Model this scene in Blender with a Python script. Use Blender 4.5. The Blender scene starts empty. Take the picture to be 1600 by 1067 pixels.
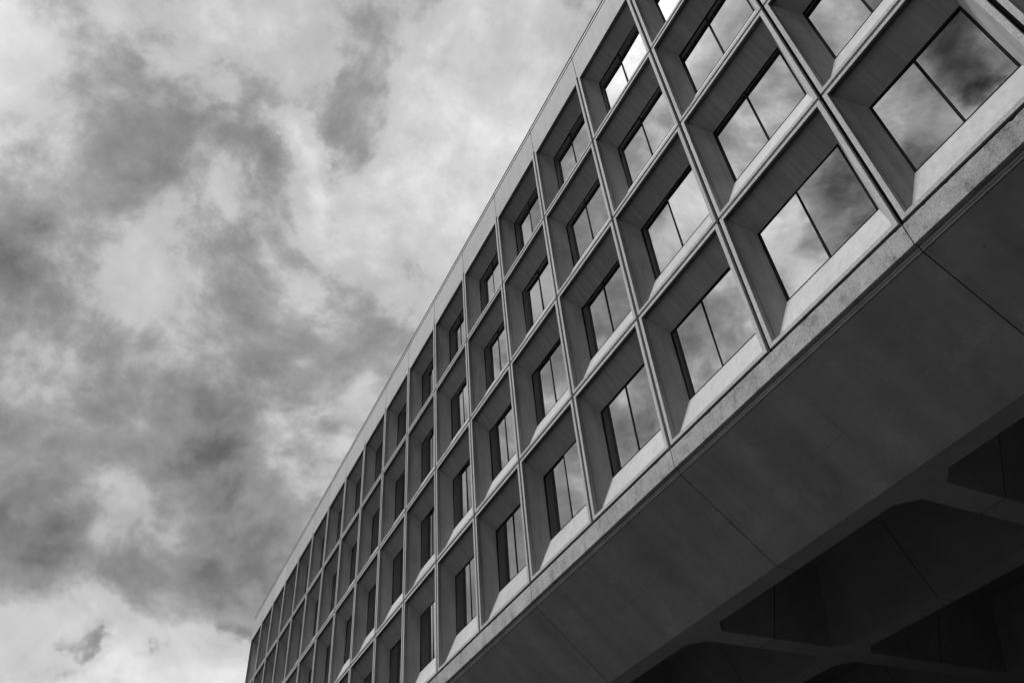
import bpy, bmesh, math, random
from mathutils import Vector, Matrix
random.seed(7)
sc = bpy.context.scene
col = sc.collection

# ------------------------------------------------------------------ dimensions
P = 3.0            # width of one window bay
H = 3.5658         # storey height
B0 = 10.39         # height of the lowest horizontal joint above the ground
ZP = 15.698        # parapet top above B0
ZC = -2.2116       # underside of the ribs
ZT = -0.62         # coffer ceiling
NL, NR = 17, 3     # bays to the left / right of x = 0
UNIT = 6.0

# ------------------------------------------------------------------ materials
def new_mat(name):
    m = bpy.data.materials.new(name); m.use_nodes = True
    nt = m.node_tree; nt.nodes.clear()
    return m, nt

def N(nt, typ, **kw):
    n = nt.nodes.new(typ)
    for k, v in kw.items():
        if k == 'inp':
            for kk, vv in v.items():
                n.inputs[kk].default_value = vv
        else:
            setattr(n, k, v)
    return n

def math_node(nt, op, a, b=None, c=None, clamp=False):
    n = nt.nodes.new('ShaderNodeMath'); n.operation = op; n.use_clamp = clamp
    for i, v in enumerate((a, b, c)):
        if v is None: continue
        if isinstance(v, (int, float)): n.inputs[i].default_value = v
        else: nt.links.new(v, n.inputs[i])
    return n.outputs[0]

def noise(nt, vec, scale, detail=4, rough=.55, dist=0.0):
    n = N(nt, 'ShaderNodeTexNoise', inp={'Scale': scale, 'Detail': detail, 'Roughness': rough, 'Distortion': dist})
    nt.links.new(vec, n.inputs['Vector'])
    return n.outputs['Fac']

def scaled(nt, vec, s, off=(0, 0, 0)):
    n = N(nt, 'ShaderNodeMapping')
    n.inputs['Scale'].default_value = s; n.inputs['Location'].default_value = off
    nt.links.new(vec, n.inputs['Vector'])
    return n.outputs[0]

def maprange(nt, v, a, b, c, d):
    n = N(nt, 'ShaderNodeMapRange', inp={'From Min': a, 'From Max': b, 'To Min': c, 'To Max': d})
    nt.links.new(v, n.inputs['Value'])
    return n.outputs[0]

def concrete(name, base, var=.10, grain=.10, grain_scale=90, streak=0.0, rough=.85, bump=.15, bump_scale=60, speck=0.0, boards=None, line=False, tone=.16, pits=0.0, stain=0.0):
    m, nt = new_mat(name)
    geo = N(nt, 'ShaderNodeNewGeometry'); pos = geo.outputs['Position']
    v = math_node(nt, 'MULTIPLY', math_node(nt, 'SUBTRACT', noise(nt, pos, .9, 4, .6), .5), 2 * var * 1.6)
    v2 = math_node(nt, 'MULTIPLY', math_node(nt, 'SUBTRACT', noise(nt, pos, 5.5, 3, .65), .5), var * 1.6)
    g = math_node(nt, 'MULTIPLY', math_node(nt, 'SUBTRACT', noise(nt, pos, grain_scale, 2, .8), .5), 2 * grain)
    s = math_node(nt, 'ADD', math_node(nt, 'ADD', v, v2), g)
    oi = N(nt, 'ShaderNodeObjectInfo')
    s = math_node(nt, 'ADD', s, math_node(nt, 'MULTIPLY', math_node(nt, 'SUBTRACT', oi.outputs['Random'], .5), tone))
    if streak:
        st = noise(nt, scaled(nt, pos, (5.5, 5.5, .55)), 1.0, 4, .7)
        st = maprange(nt, st, .38, .75, streak * .6, -streak)
        s = math_node(nt, 'ADD', s, st)
    if boards:
        bn = noise(nt, scaled(nt, pos, boards), 1.0, 3, .6)
        s = math_node(nt, 'ADD', s, maprange(nt, bn, .35, .7, -.12, .14))
        b2 = noise(nt, scaled(nt, pos, tuple(k * .3 for k in boards)), 1.0, 2, .5)
        s = math_node(nt, 'ADD', s, maprange(nt, b2, .62, .72, 0, .16))
    if speck:
        vo = N(nt, 'ShaderNodeTexVoronoi', inp={'Scale': 42.0}); nt.links.new(pos, vo.inputs['Vector'])
        s = math_node(nt, 'ADD', s, math_node(nt, 'MULTIPLY', math_node(nt, 'SUBTRACT', vo.outputs['Color'], .5), speck))
        pit = noise(nt, pos, 14, 3, .7)
        s = math_node(nt, 'ADD', s, maprange(nt, pit, .68, .76, 0, -.25))
    if stain:
        sn = noise(nt, scaled(nt, pos, (1, 1, .7), (3, 0, 1)), 2.6, 5, .72)
        s = math_node(nt, 'ADD', s, maprange(nt, sn, .52, .66, 0, -stain))
        sn2 = noise(nt, scaled(nt, pos, (1, 1, .45), (8, 1, 0)), 4.5, 4, .7)
        s = math_node(nt, 'ADD', s, maprange(nt, sn2, .60, .72, 0, .22))
    if pits:
        pn = noise(nt, pos, 12.0, 1, .5)
        s = math_node(nt, 'ADD', s, maprange(nt, pn, .77, .80, 0, -pits))
        ps = noise(nt, scaled(nt, pos, (1, 1, 1), (4, 2, 9)), 1.7, 5, .7)
        s = math_node(nt, 'ADD', s, maprange(nt, ps, .56, .66, 0, .16))
    if line:
        sep = N(nt, 'ShaderNodeSeparateXYZ'); nt.links.new(pos, sep.inputs[0])
        fx = math_node(nt, 'ABSOLUTE', math_node(nt, 'SUBTRACT', math_node(nt, 'PINGPONG', math_node(nt, 'ADD', sep.outputs[0], 3.0), 3.0), 0.0))
        l1 = maprange(nt, fx, .004, .012, 1, 0)
        fy = math_node(nt, 'ABSOLUTE', math_node(nt, 'SUBTRACT', sep.outputs[1], 1.03))
        l2 = maprange(nt, fy, .004, .012, .6, 0)
        msk = maprange(nt, noise(nt, pos, .8, 2, .5), .45, .6, 0, .4)
        l = math_node(nt, 'MULTIPLY', math_node(nt, 'MAXIMUM', l1, l2), msk)
        s = math_node(nt, 'SUBTRACT', s, l)
    fac = math_node(nt, 'MULTIPLY', math_node(nt, 'ADD', s, 1.0), base)
    fac = math_node(nt, 'MINIMUM', math_node(nt, 'MAXIMUM', fac, .02), .75)
    comb = N(nt, 'ShaderNodeCombineColor')
    for i in range(3): nt.links.new(fac, comb.inputs[i])
    bs = N(nt, 'ShaderNodeBsdfPrincipled', inp={'Roughness': rough})
    bs.inputs['Specular IOR Level'].default_value = .25
    nt.links.new(comb.outputs[0], bs.inputs['Base Color'])
    bp = N(nt, 'ShaderNodeBump', inp={'Strength': bump, 'Distance': .01})
    nt.links.new(noise(nt, pos, bump_scale, 2, .7), bp.inputs['Height'])
    nt.links.new(bp.outputs[0], bs.inputs['Normal'])
    out = N(nt, 'ShaderNodeOutputMaterial'); nt.links.new(bs.outputs[0], out.inputs[0])
    return m

def plain(name, c, rough=.6, metal=0.0, spec=.4):
    m, nt = new_mat(name)
    geo = N(nt, 'ShaderNodeNewGeometry')
    f = maprange(nt, noise(nt, geo.outputs['Position'], 9, 4, .6), .3, .7, c * .8, c * 1.2)
    comb = N(nt, 'ShaderNodeCombineColor')
    for i in range(3): nt.links.new(f, comb.inputs[i])
    bs = N(nt, 'ShaderNodeBsdfPrincipled', inp={'Roughness': rough, 'Metallic': metal})
    bs.inputs['Specular IOR Level'].default_value = spec
    nt.links.new(comb.outputs[0], bs.inputs['Base Color'])
    out = N(nt, 'ShaderNodeOutputMaterial'); nt.links.new(bs.outputs[0], out.inputs[0])
    return m

M_FACE = concrete('concrete_exposed_aggregate', .40, var=.10, grain=.30, grain_scale=38, streak=.12, bump=.6, bump_scale=50, speck=.40)
M_BAND = concrete('concrete_weathered_band', .31, var=.30, grain=.22, grain_scale=34, streak=.16, bump=.6, bump_scale=40, speck=.48, stain=.42)
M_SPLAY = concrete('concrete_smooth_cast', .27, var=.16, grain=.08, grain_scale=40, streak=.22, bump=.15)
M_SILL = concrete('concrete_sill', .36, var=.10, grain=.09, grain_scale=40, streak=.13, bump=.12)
M_HEAD = concrete('concrete_board_marked_head', .20, var=.14, grain=.08, bump=.15, boards=(9.0, .25, .25))  # board marks are its own; shade under the head is put into the base colour
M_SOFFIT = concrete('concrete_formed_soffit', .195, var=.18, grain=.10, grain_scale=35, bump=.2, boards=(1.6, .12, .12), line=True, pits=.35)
M_CEIL = concrete('concrete_coffer', .15, var=.18, grain=.08, bump=.15)  # shade inside the coffers is put into this darker base colour
M_RIB = concrete('concrete_rib', .25, var=.18, grain=.08, bump=.15)  # same concrete as the coffers, lightened for the light on the rib undersides
M_PARAPET = concrete('concrete_parapet', .41, var=.08, grain=.14, grain_scale=38, streak=.12, bump=.2)
M_JOINT = plain('joint_sealant', .010, .9, spec=0.0)
M_FRAME = plain('black_window_frame', .010, .8, spec=.02)
M_FLASH = plain('dark_flashing', .015, .8, spec=0.0)
M_ROOF = plain('roof_membrane', .12, .9)
M_ASPHALT = concrete('asphalt', .035, var=.2, grain=.2, grain_scale=120, bump=.3)
M_PAVE = concrete('paving', .06, var=.12, grain=.08, bump=.2)

GLASS_R = .27
def glass_mat():
    m, nt = new_mat('reflective_dark_glass')
    geo = N(nt, 'ShaderNodeNewGeometry'); pos = geo.outputs['Position']
    bp = N(nt, 'ShaderNodeBump', inp={'Strength': .02, 'Distance': .02})
    nt.links.new(noise(nt, pos, 1.3, 2, .5), bp.inputs['Height'])
    gl = N(nt, 'ShaderNodeBsdfGlossy', inp={'Roughness': .0, 'Color': (1, 1, 1, 1)})
    nt.links.new(bp.outputs[0], gl.inputs['Normal'])
    df = N(nt, 'ShaderNodeBsdfDiffuse', inp={'Color': (.004, .004, .004, 1)})
    fr = N(nt, 'ShaderNodeFresnel', inp={'IOR': 1.5})
    f = math_node(nt, 'ADD', math_node(nt, 'MULTIPLY', fr.outputs[0], .5), GLASS_R - .05, clamp=True)
    mx = N(nt, 'ShaderNodeMixShader')
    nt.links.new(f, mx.inputs[0]); nt.links.new(df.outputs[0], mx.inputs[1]); nt.links.new(gl.outputs[0], mx.inputs[2])
    out = N(nt, 'ShaderNodeOutputMaterial'); nt.links.new(mx.outputs[0], out.inputs[0])
    return m
M_GLASS = glass_mat()

# ------------------------------------------------------------------ mesh helpers
def mesh_from(name, verts, faces, mats, fmat):
    me = bpy.data.meshes.new(name)
    me.from_pydata(verts, [], faces)
    for m in mats: me.materials.append(m)
    for p, k in zip(me.polygons, fmat): p.material_index = k
    me.update()
    return me

def obj(name, me, parent=None, loc=(0, 0, 0)):
    o = bpy.data.objects.new(name, me); col.objects.link(o)
    o.location = loc
    if parent: o.parent = parent
    return o

class MB:
    def __init__(s): s.v = []; s.f = []; s.m = []
    def face(s, pts, mi=0):
        k = len(s.v); s.v += [tuple(p) for p in pts]; s.f.append(tuple(range(k, k + len(pts)))); s.m.append(mi)
    def box(s, x0, x1, y0, y1, z0, z1, mi=0):
        a = [(x0, y0, z0), (x1, y0, z0), (x1, y1, z0), (x0, y1, z0), (x0, y0, z1), (x1, y0, z1), (x1, y1, z1), (x0, y1, z1)]
        for q in ((0, 3, 2, 1), (4, 5, 6, 7), (0, 1, 5, 4), (1, 2, 6, 5), (2, 3, 7, 6), (3, 0, 4, 7)):
            s.face([a[i] for i in q], mi)
    def mesh(s, name, mats, weld=True, recalc=True):
        bm = bmesh.new()
        vs = [bm.verts.new(p) for p in s.v]
        for f, k in zip(s.f, s.m):
            try:
                fa = bm.faces.new([vs[i] for i in f]); fa.material_index = k
            except ValueError: pass
        if weld: bmesh.ops.remove_doubles(bm, verts=bm.verts, dist=.0004)
        if recalc: bmesh.ops.recalc_face_normals(bm, faces=bm.faces)
        me = bpy.data.meshes.new(name); bm.to_mesh(me); bm.free()
        for m in mats: me.materials.append(m)
        return me

# ------------------------------------------------------------------ the precast window panel
D = .476
WL, WR0, WB, WT = .385, 2.630, 1.012, 2.908     # glass opening at depth D
PN = 2.70          # the narrow bay
def panel_mesh(kind='typical', P=P):
    WR = WR0 - (3.0 - P)
    top = kind.startswith('top'); end = kind.endswith('end')
    jt = H - .046
    t_face = 3.60 if top else jt
    head = 3.355 if top else 3.436
    l0 = .0 if end else .038
    lo = .012 if end else .125
    # each ring: y, left, right, bottom, top
    R = [(.30, 0, P, 0, H),
         (.07, 0, P, 0, H),
         (.07, l0, P - .038, .017, jt if not top else H),
         (.007, l0, P - .038, .017, jt if not top else H),
         (.0, l0 + .007, P - .045, .024, jt - .007 if not top else H),
         (.0, lo, P - .125, .100, head),
         (.004, lo + .004, P - .129, .104, head - .003),
         (.022, lo + .005, P - .130, .105, head - .003),
         (.024, lo + .005, P - .130, .105, head + .080),
         (.112, lo + .006, P - .131, .108, head + .080),
         (.113, lo + .028, P - .153, .116, head - .012),
         (D, WL, WR, WB, WT),
         (D + .10, WL, WR, WB, WT)]
    # materials: 0 face, 1 splay, 2 sill, 3 head, 4 joint
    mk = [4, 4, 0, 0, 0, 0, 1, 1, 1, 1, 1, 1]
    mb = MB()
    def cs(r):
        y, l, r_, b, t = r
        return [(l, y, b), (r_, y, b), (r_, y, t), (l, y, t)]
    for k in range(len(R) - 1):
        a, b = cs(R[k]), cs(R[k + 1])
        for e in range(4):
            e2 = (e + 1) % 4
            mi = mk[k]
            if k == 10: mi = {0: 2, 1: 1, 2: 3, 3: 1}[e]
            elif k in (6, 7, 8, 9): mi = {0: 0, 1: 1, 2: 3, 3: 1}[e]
            elif k == 11: mi = 1
            if top and e == 2 and k in (1, 2, 3): continue
            mb.face([a[e], a[e2], b[e2], b[e]], mi)
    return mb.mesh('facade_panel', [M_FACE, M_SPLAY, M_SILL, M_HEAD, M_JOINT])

ME_PANEL = {k: panel_mesh(k) for k in ('typical', 'top', 'typical_end', 'top_end')}
for k in ('typical', 'top'): ME_PANEL[k + '_narrow'] = panel_mesh(k, PN)

def frame_mesh(P=P):
    WR = WR0 - (3.0 - P); mb = MB(); w = .048; y0, y1 = D + .003, D + .05
    e = .001
    mb.box(WL + e, WL + w, y0, y1, WB + e, WT - e); mb.box(WR - w, WR - e, y0, y1, WB + e, WT - e)
    mb.box(WL + w, WR - w, y0, y1, WT - w, WT - e); mb.box(WL + w, WR - w, y0, y1, WB + e, WB + .032)
    return mb.mesh('window_frame', [M_FRAME])
def mullion_mesh(P=P):
    WR = WR0 - (3.0 - P); mb = MB(); c = (WL + WR) / 2
    mb.box(c - .023, c + .023, D + .002, D + .05, WB + .034, WT - .060)
    return mb.mesh('mullion', [M_FRAME])
def glass_mesh(seed, P=P):
    WR = WR0 - (3.0 - P); r = random.Random(seed); mb = MB(); c = (WL + WR) / 2
    for x0, x1 in ((WL + .03, c - .01), (c + .01, WR - .03)):
        a, b = r.uniform(-.006, .006), r.uniform(-.006, .006)
        y = D + .012
        mb.face([(x0, y - a - b, WB + .01), (x1, y + a - b, WB + .01), (x1, y + a + b, WT - .03), (x0, y - a + b, WT - .03)])
    return mb.mesh('window_glass', [M_GLASS], weld=False, recalc=False)
ME_FRAME, ME_MULL = frame_mesh(), mullion_mesh()
ME_GLASS = [glass_mesh(i) for i in range(9)]
ME_NARROW = (frame_mesh(PN), mullion_mesh(PN), [glass_mesh(20 + i, PN) for i in range(4)])
def bay_x(i): return -i * P if i >= 0 else -i * P - (P - PN)

# ------------------------------------------------------------------ building
bld = bpy.data.objects.new('office_building', None); col.objects.link(bld)
bld.location = (-20, 10, 0)
bld['label'] = 'long brutalist concrete office block with a grid of deep set dark windows'
bld['category'] = 'building'
INV = Vector((20, -10, 0))
def part(name, me, loc=(0, 0, 0)):
    o = obj(name, me, bld); o.location = Vector(loc) + INV
    return o

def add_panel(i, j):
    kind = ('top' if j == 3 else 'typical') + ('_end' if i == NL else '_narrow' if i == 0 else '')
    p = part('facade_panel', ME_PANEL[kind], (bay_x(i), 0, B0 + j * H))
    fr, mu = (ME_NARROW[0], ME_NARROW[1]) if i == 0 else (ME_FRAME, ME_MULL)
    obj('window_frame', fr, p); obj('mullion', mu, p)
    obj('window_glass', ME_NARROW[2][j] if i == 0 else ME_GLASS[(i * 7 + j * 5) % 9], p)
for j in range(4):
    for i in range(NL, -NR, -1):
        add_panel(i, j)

# parapet panels and coping, one per bay
def box_mesh(name, x0, x1, y0, y1, z0, z1, mat):
    mb = MB(); mb.box(x0, x1, y0, y1, z0, z1); return mb.mesh(name, [mat])
zp0 = 4 * H; zg = ZP - .240
def parapet_mesh(end=False, P=P):
    mb = MB(); l = .0 if end else .013; r = P - .013
    prof = [(.30, zp0), (.0, zp0), (.0, zg), (.30, zg)]
    for a, b in zip(prof, prof[1:]):
        if a[0] == .30 and b[0] == 0: continue
        mb.face([(l, a[0], a[1]), (r, a[0], a[1]), (r, b[0], b[1]), (l, b[0], b[1])])
    for x in (l, r): mb.face([(x, y, z) for y, z in prof])
    # upper strip of the window panel between head strip and parapet
    # recessed joint strip between neighbouring panels
    mb.face([(0, .14, zp0), (l, .14, zp0), (l, .14, zg), (0, .14, zg)], 1) if not end else None
    mb.face([(r, .14, zp0), (P, .14, zp0), (P, .14, zg), (r, .14, zg)], 1)
    return mb.mesh('parapet_panel', [M_PARAPET, M_JOINT])
def coping_mesh(end=False, P=P):
    mb = MB(); l = .0 if end else .010; r = P - .010
    mb.box(l, r, .0, .34, zg + .07, ZP - .03)
    mb.box(0, P, .08, .32, zg - .03, ZP - .06, 1)
    return mb.mesh('coping', [M_PARAPET, M_JOINT])
def flash_mesh(P=P):
    mb = MB(); mb.box(.002, P - .002, -.012, .36, ZP - .03, ZP); return mb.mesh('coping_flashing', [M_FLASH])
PM = {e: parapet_mesh(e) for e in (0, 1)}; CM = {e: coping_mesh(e) for e in (0, 1)}; FM = flash_mesh()
NM = (parapet_mesh(0, PN), coping_mesh(0, PN), flash_mesh(PN))
for i in range(NL, -NR, -1):
    e = 1 if i == NL else 0
    pm, cm, fm = NM if i == 0 else (PM[e], CM[e], FM)
    part('parapet_panel', pm, (bay_x(i), 0, B0)); part('coping', cm, (bay_x(i), 0, B0)); part('coping_flashing', fm, (bay_x(i), 0, B0))

# ------------------------------------------------------------------ fascia / sloped soffit / coffered underside
G = .008
SL = .45
dz = ZT - ZC
OFF = SL * dz
def quarter(mb, cx, sx, y0, sy, X, Y, ch=.34, mi=2):
    # cx: rib centre, half .26; y0: bottom edge of the rib that runs along x
    def pt(ax, ay, z): return (cx + sx * (.262 + ax), y0 + sy * ay, z)
    b, t = ZC, ZT
    mb.face([pt(0, ch, b), pt(OFF, OFF, t), pt(OFF, Y, t), pt(0, Y, b)], mi)
    mb.face([pt(ch, 0, b), pt(X, 0, b), pt(X, OFF, t), pt(OFF, OFF, t)], mi)
    mb.face([pt(ch, 0, b), pt(OFF, OFF, t), pt(0, ch, b)], mi)
    mb.face([pt(OFF, OFF, t), pt(X, OFF, t), pt(X, Y, t), pt(OFF, Y, t)], mi)
    # rib undersides
    mb.face([pt(0, 0, b), pt(ch, 0, b), pt(0, ch, b)], 4)
    mb.face([pt(0, 0, b), pt(0, ch, b), pt(0, Y, b), pt(-.262, Y, b), pt(-.262, 0, b)], 4)

YB0, YB1, YJ = 1.837, 2.328, 4.0986
def ragged(rnd, n, amp, chip, p):
    out = [rnd.gauss(0, amp) for _ in range(n + 1)]
    i = 0
    while i < n:
        if rnd.random() < p:
            d_ = rnd.uniform(.4, 1) * chip
            for k in range(rnd.randint(1, 4)):
                if i + k <= n: out[i + k] -= d_ * rnd.uniform(.5, 1)
        i += 1
    return out
def edge_unit(seed):
    mb = MB(); x0, x1 = G, UNIT - G; cx = UNIT / 2
    prof = [(.07, 0.0), (.07, -.046), (.006, -.046), (0, -.052), (0, -.470), (.005, -.475), (.08, -.475), (.08, -.548), (.090, -.543), (.092, -.587), (YB0 - .06, ZC + .0559), (YB0, ZC), (YB1, ZC)]
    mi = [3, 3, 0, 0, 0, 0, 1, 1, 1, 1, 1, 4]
    rnd = random.Random(seed); NS = 200
    rag = {2: ragged(rnd, NS, .003, .030, .05), 3: ragged(rnd, NS, .003, .034, .05), 4: ragged(rnd, NS, .002, .012, .03), 11: ragged(rnd, NS, .004, .010, .08)}
    for k in range(len(prof) - 1):
        (ya, za), (yb, zb) = prof[k], prof[k + 1]
        n = 1
        if k in rag or k + 1 in rag:
            def P_(q, i):
                y, z = prof[q]; x = x0 + (x1 - x0) * i / NS
                if q not in rag or i in (0, NS): return (x, y, z)
                o_ = rag[q][i]
                if q == 4: return (x, y, z - o_)
                if q == 11: return (x, y + abs(o_) * .5, z - min(o_, 0) * .4)
                if q == 3: return (x, y, min(z + o_, -.05))
                return (x, y, z + min(o_, 0.0))
            for i in range(NS): mb.face([P_(k, i), P_(k, i + 1), P_(k + 1, i + 1), P_(k + 1, i)], mi[k])
            continue
        mb.face([(x0, ya, za), (x1, ya, za), (x1, yb, zb), (x0, yb, zb)], mi[k])
    for x in (x0, x1):   # end faces inside the joints
        mb.face([(x, y, z) for y, z in prof] + [(x, YB1 + OFF, ZT), (x, YB1 + OFF, ZT + .2), (x, .07, ZT + .2)], 3)
    X = cx - .262 - G
    for s in (-1, 1): quarter(mb, cx, s, YB1, 1, X, YJ - G - YB1)
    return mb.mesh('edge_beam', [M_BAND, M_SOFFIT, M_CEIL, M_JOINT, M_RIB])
def inner_unit(yc, ya, yb):
    mb = MB(); cx = UNIT / 2; X = cx - .262 - G; hb = .264
    for s in (-1, 1):
        quarter(mb, cx, s, yc + hb, 1, X, yb - G - yc - hb)
        quarter(mb, cx, s, yc - hb, -1, X, yc - hb - ya - G)
    mb.face([(G, yc - hb, ZC), (UNIT - G, yc - hb, ZC), (UNIT - G, yc + hb, ZC), (G, yc + hb, ZC)], 4)
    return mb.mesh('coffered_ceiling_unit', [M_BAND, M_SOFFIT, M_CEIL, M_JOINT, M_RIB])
EU = [edge_unit(i) for i in range(4)]
rows = [(6.367, YJ, 9.30), (12.30, 9.30, 15.20), (18.2, 15.20, 21.1)]
IU = [inner_unit(*r) for r in rows]
for k in range(-2, 9):
    x = -UNIT * (k + 1) + 0
    if x < -54.5: continue
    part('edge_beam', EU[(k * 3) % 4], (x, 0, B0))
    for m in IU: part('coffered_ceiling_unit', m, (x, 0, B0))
XL, XR = -NL * P, NR * P - (P - PN)
part('floor_slab', box_mesh('floor_slab', -54, 12, .10, 21.1, ZT + .02, ZT + .22, M_JOINT), (0, 0, B0))
part('roof', box_mesh('roof', XL + .05, XR, .34, 21.1, ZP - .75, ZP - .55, M_ROOF), (0, 0, B0))
part('rear_wall', box_mesh('rear_wall', XL, XR, 20.8, 21.1, ZT + .22, ZP, M_PARAPET), (0, 0, B0))
part('end_wall', box_mesh('end_wall', XL - .12, XL - .001, .02, 21.1, -.05, ZP - .05, M_PARAPET), (0, 0, B0))
part('end_wall', box_mesh('end_wall', XR + .001, XR + .25, .02, 21.1, -.05, ZP - .05, M_PARAPET), (0, 0, B0))
# ground floor core and piers that carry the block
part('core_wall', box_mesh('core_wall', -48, 6, 21.2, 21.6, 0, B0 + ZT, M_CEIL))
def pier():
    mb = MB()
    a = [(-.9, -.5), (.9, -.5), (.9, .5), (-.9, .5)]; b = [(-.6, -.35), (.6, -.35), (.6, .35), (-.6, .35)]
    z = B0 + ZC - .002
    for e in range(4):
        e2 = (e + 1) % 4
        mb.face([(*a[e], z), (*a[e2], z), (*b[e2], 0), (*b[e], 0)])
    return mb.mesh('support_pier', [M_CEIL])
PI_ = pier()
for x in range(-51, 10, 12): part('support_pier', PI_, (x, 18.2, 0))

# ------------------------------------------------------------------ ground
def sheet(name, x0, x1, y0, y1, z, mat):
    mb = MB(); mb.face([(x0, y0, z), (x1, y0, z), (x1, y1, z), (x0, y1, z)])
    o = obj(name, mb.mesh(name, [mat])); o['kind'] = 'structure'; return o
sheet('ground', -1500, 1500, -1500, 1500, 0, M_ASPHALT)
sheet('pavement', -75, 40, -5, 22, .004, M_PAVE)

# ------------------------------------------------------------------ camera
F = 1236.198; CX, CY, CZ = 3.7947, -8.9366, -8.7412 + B0
Rm = [[0.43882266264711767, 0.8956958886418362, -0.07185781667114849], [-0.6338474701367811, 0.25186785196039496, -0.731300191268386], [-0.636923900750973, 0.36645799243308474, 0.6782598944605961]]
cam = bpy.data.cameras.new('camera'); co = bpy.data.objects.new('camera', cam); col.objects.link(co)
cam.sensor_fit = 'HORIZONTAL'; cam.sensor_width = 36; cam.lens = F / 1600 * 36
cam.clip_start = .05; cam.clip_end = 6000
r, d, f = (Vector(v) for v in Rm)
M = Matrix((r, -d, -f)).transposed().to_4x4(); M.translation = (CX, CY, CZ)
co.matrix_world = M
sc.camera = co

def pix(px, py, mirror=False):      # direction in the world of a point of the sky
    q = (r * ((px - 800) / F) + d * ((py - 533.5) / F) + f).normalized()
    if mirror: q.y = -q.y
    return q

# ------------------------------------------------------------------ sun
SUN = pix(1010, -150, True)       # behind cloud, high over the photographer's left shoulder
EXPO = 1.4
sl = bpy.data.lights.new('sun', 'SUN'); sl.energy = 1.5; sl.angle = math.radians(10); sl.color = (1, 1, 1)
so = bpy.data.objects.new('sun', sl); col.objects.link(so)
so.rotation_euler = SUN.to_track_quat('Z', 'Y').to_euler(); so.location = (0, -30, 60)

# ------------------------------------------------------------------ sky
w = bpy.data.worlds.new('World'); sc.world = w; w.use_nodes = True
nt = w.node_tree; nt.nodes.clear()
STR = .1
tc = N(nt, 'ShaderNodeTexCoord'); dirv = tc.outputs['Generated']
def vm(op, a, b=None, scale=None):
    n = N(nt, 'ShaderNodeVectorMath', operation=op)
    for i, v in enumerate((a, b)):
        if v is None: continue
        if isinstance(v, (tuple, Vector)): n.inputs[i].default_value = v
        else: nt.links.new(v, n.inputs[i])
    if scale is not None: n.inputs['Scale'].default_value = scale
    return n.outputs['Value'] if op == 'DOT_PRODUCT' else n.outputs['Vector']
sepd = N(nt, 'ShaderNodeSeparateXYZ'); nt.links.new(dirv, sepd.inputs[0])
q0 = vm('MULTIPLY', dirv, (1, 1, 1.25))
def vnoise(vec, scale, detail, rough=.55):
    n = N(nt, 'ShaderNodeTexNoise', inp={'Scale': scale, 'Detail': detail, 'Roughness': rough}); nt.links.new(vec, n.inputs['Vector'])
    return vm('SUBTRACT', n.outputs['Color'], (.5, .5, .5))
def term(v, mid, k):
    return math_node(nt, 'MULTIPLY', math_node(nt, 'SUBTRACT', v, mid), k)
w1 = vnoise(q0, 2.2, 2, .5)
w2 = vnoise(vm('ADD', q0, (3.1, 1.7, 5.2)), 8.0, 5, .62)
q1 = vm('ADD', q0, vm('SCALE', w1, scale=.16))
dw = vm('ADD', dirv, vm('ADD', vm('SCALE', w1, scale=.04), vm('SCALE', w2, scale=.15)))
f1 = noise(nt, q1, 2.8, 6, .50)                                   # large cloud masses
f1b = noise(nt, vm('ADD', q1, tuple(SUN * .035)), 2.8, 6, .50)    # the same masses a step towards the sun: relief
def billow(vec, scale, detail):
    n = N(nt, 'ShaderNodeTexVoronoi', feature='SMOOTH_F1', normalize=True, inp={'Scale': scale, 'Detail': detail, 'Roughness': .55, 'Smoothness': .6})
    nt.links.new(vec, n.inputs['Vector'])
    return n.outputs['Distance']
qb = vm('ADD', q1, vm('SCALE', w2, scale=.03))
b1 = billow(qb, 7.0, 1.0)                                         # cauliflower heads
f2 = noise(nt, vm('ADD', q1, (7.3, 2.1, 4.0)), 8.0, 6, .56)       # torn edges
f3 = noise(nt, vm('ADD', qb, (1.3, 9.1, 2.0)), 22.0, 4, .6)
val = math_node(nt, 'ADD', term(f1, .5, .30), .665)
BLOBS = [  # px, py, size(px), amount, mirrored in the glass
    (5, 420, 70, -.20, 0), (310, 30, 28, .12, 0), (60, 55, 45, .08, 0), (210, 330, 150, -.03, 0), (420, 560, 110, -.05, 0), (740, 230, 160, .04, 0), (320, 190, 80, -.05, 0),
    (425, 85, 55, .10, 0), (460, 200, 22, .13, 0), (474, 245, 22, .15, 0), (492, 300, 22, .15, 0), (525, 375, 25, .12, 0), (565, 140, 50, -.08, 0), (560, 225, 50, -.11, 0),
    (650, 330, 90, .12, 0), (720, 80, 90, .05, 0), (780, 260, 80, .10, 0), (190, 440, 50, .08, 0), (230, 665, 110, -.05, 0), (335, 725, 80, -.04, 0), (5, 810, 80, -.10, 0),
    (165, 785, 42, .12, 0), (460, 640, 38, .09, 0), (455, 705, 40, .04, 0), (570, 600, 60, .03, 0), (520, 740, 90, -.05, 0), (150, 895, 110, -.07, 0), (330, 920, 70, -.06, 0), (170, 1050, 90, .05, 0), (330, 1050, 50, .06, 0), (870, 600, 60, -.16, 1), (800, 860, 60, -.20, 1), (940, 450, 40, -.12, 1),
    (200, 1045, 120, .06, 0), (20, 1030, 90, .08, 0), (330, 1040, 60, .06, 0), (105, 1012, 18, -.20, 0), (135, 1022, 12, -.18, 0), (222, 1028, 12, -.24, 0), (380, 1000, 13, -.18, 0),
    (1475, 60, 36, -.22, 1), (1345, 320, 45, -.30, 1), (1440, 235, 38, -.26, 1), (1530, 110, 16, -.30, 1), (1560, 95, 12, -.25, 1), (1390, 190, 40, .12, 1), (1210, 350, 25, .18, 1), (1500, 20, 30, -.1, 1),
    (1090, 500, 35, -.16, 1), (960, 690, 40, -.14, 1),
]
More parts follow.
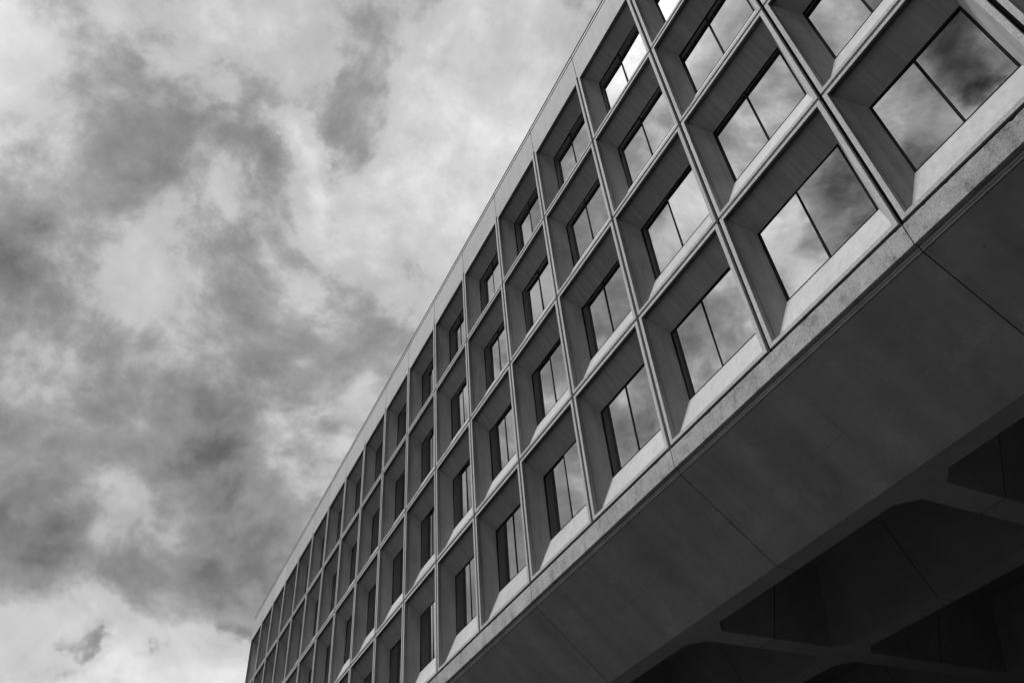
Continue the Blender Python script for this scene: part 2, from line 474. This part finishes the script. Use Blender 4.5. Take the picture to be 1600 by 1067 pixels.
for px, py, sg, amt, mi in BLOBS:
    dvec = pix(px, py, bool(mi)); s = sg / F
    dt = vm('DOT_PRODUCT', dw, dvec)
    # gaussian of the angle
    df = vm('SUBTRACT', dw, dvec)
    l2 = vm('DOT_PRODUCT', df, df)
    e = math_node(nt, 'EXPONENT', math_node(nt, 'MULTIPLY', l2, -.5 / (s * s)))
    val = math_node(nt, 'ADD', val, math_node(nt, 'MULTIPLY', e, amt))
# the sky behind and to the right of the photographer is heavier
right = vm('DOT_PRODUCT', dirv, Vector((.93, -.25, .1)).normalized())
val = math_node(nt, 'SUBTRACT', val, maprange(nt, right, -.1, .8, 0, .35))
# crisp cloud edges: the tone steps where the masses overlap, with a lit rim
def step(v, lo, hi, k):
    n = N(nt, 'ShaderNodeMapRange', interpolation_type='SMOOTHSTEP', inp={'From Min': lo, 'From Max': hi, 'To Min': -k / 2, 'To Max': k / 2})
    nt.links.new(v, n.inputs['Value']); return n.outputs['Result']
t = math_node(nt, 'ADD', val, math_node(nt, 'ADD', term(f2, .5, .60), math_node(nt, 'ADD', term(b1, .3, -.22), term(f3, .5, .22))))
rim = math_node(nt, 'MULTIPLY', math_node(nt, 'EXPONENT', math_node(nt, 'MULTIPLY', math_node(nt, 'POWER', math_node(nt, 'DIVIDE', math_node(nt, 'SUBTRACT', t, .70), .045), 2.0), -1.0)), .03)
soft = math_node(nt, 'ADD', math_node(nt, 'MULTIPLY', val, .92), math_node(nt, 'ADD', term(f2, .5, .36), term(f3, .5, .24)))
val = math_node(nt, 'ADD', math_node(nt, 'ADD', soft, .03), math_node(nt, 'ADD', step(t, .57, .71, .07), math_node(nt, 'ADD', step(t, .40, .54, .05), rim)))
val = math_node(nt, 'ADD', val, math_node(nt, 'MULTIPLY', math_node(nt, 'SUBTRACT', f1, f1b), .6))
# thin bright cloud round the veiled sun
def glow(centre, s_):
    dd = vm('SUBTRACT', dw, centre)
    return math_node(nt, 'EXPONENT', math_node(nt, 'MULTIPLY', vm('DOT_PRODUCT', dd, dd), -.5 / (s_ * s_)))
GL = pix(1012, 40, True)
front = maprange(nt, vm('DOT_PRODUCT', dirv, Vector((0, -1, 0))), .20, .55, 1.0, 1.83)
mott = math_node(nt, 'MULTIPLY', math_node(nt, 'SUBTRACT', front, 1.0), math_node(nt, 'ADD', term(f2, .5, 1.5), term(b1, .3, -.55)))
val = math_node(nt, 'ADD', math_node(nt, 'MULTIPLY', val, front), mott)
val = math_node(nt, 'ADD', val, math_node(nt, 'MULTIPLY', glow(GL, .06), .75))
val = math_node(nt, 'ADD', val, math_node(nt, 'MULTIPLY', glow(SUN, .10), .5))
low_sky_dim = math_node(nt, 'MULTIPLY', maprange(nt, sepd.outputs[2], .03, .30, .60, 0), maprange(nt, sepd.outputs[1], -.15, -.45, 0, 1))   # unseen low sky on the street side, dimmed to darken the soffit
val = math_node(nt, 'MULTIPLY', val, math_node(nt, 'SUBTRACT', 1.0, low_sky_dim))
val = math_node(nt, 'MAXIMUM', val, .1)
lin = math_node(nt, 'POWER', val, 2.2)
cloud = math_node(nt, 'MULTIPLY', lin, 1 / (2 ** EXPO) / STR)
sky = N(nt, 'ShaderNodeTexSky', sky_type='NISHITA', sun_disc=False)
sky.sun_elevation = math.asin(SUN.z); sky.sun_rotation = math.atan2(SUN.x, SUN.y)
bw = N(nt, 'ShaderNodeRGBToBW'); nt.links.new(sky.outputs[0], bw.inputs[0])
mixed = math_node(nt, 'ADD', math_node(nt, 'MULTIPLY', cloud, .97), math_node(nt, 'MULTIPLY', bw.outputs[0], .03))
bg = N(nt, 'ShaderNodeBackground', inp={'Strength': STR}); nt.links.new(mixed, bg.inputs['Color'])
out = N(nt, 'ShaderNodeOutputWorld'); nt.links.new(bg.outputs[0], out.inputs[0])

w.cycles.sampling_method = 'NONE'
sc.view_settings.view_transform = 'Standard'
sc.view_settings.look = 'None'
sc.view_settings.exposure = EXPO
sc.view_settings.gamma = 1
sc.render.engine = 'CYCLES'
sc.cycles.max_bounces = 5
sc.cycles.diffuse_bounces = 4
sc.cycles.glossy_bounces = 4
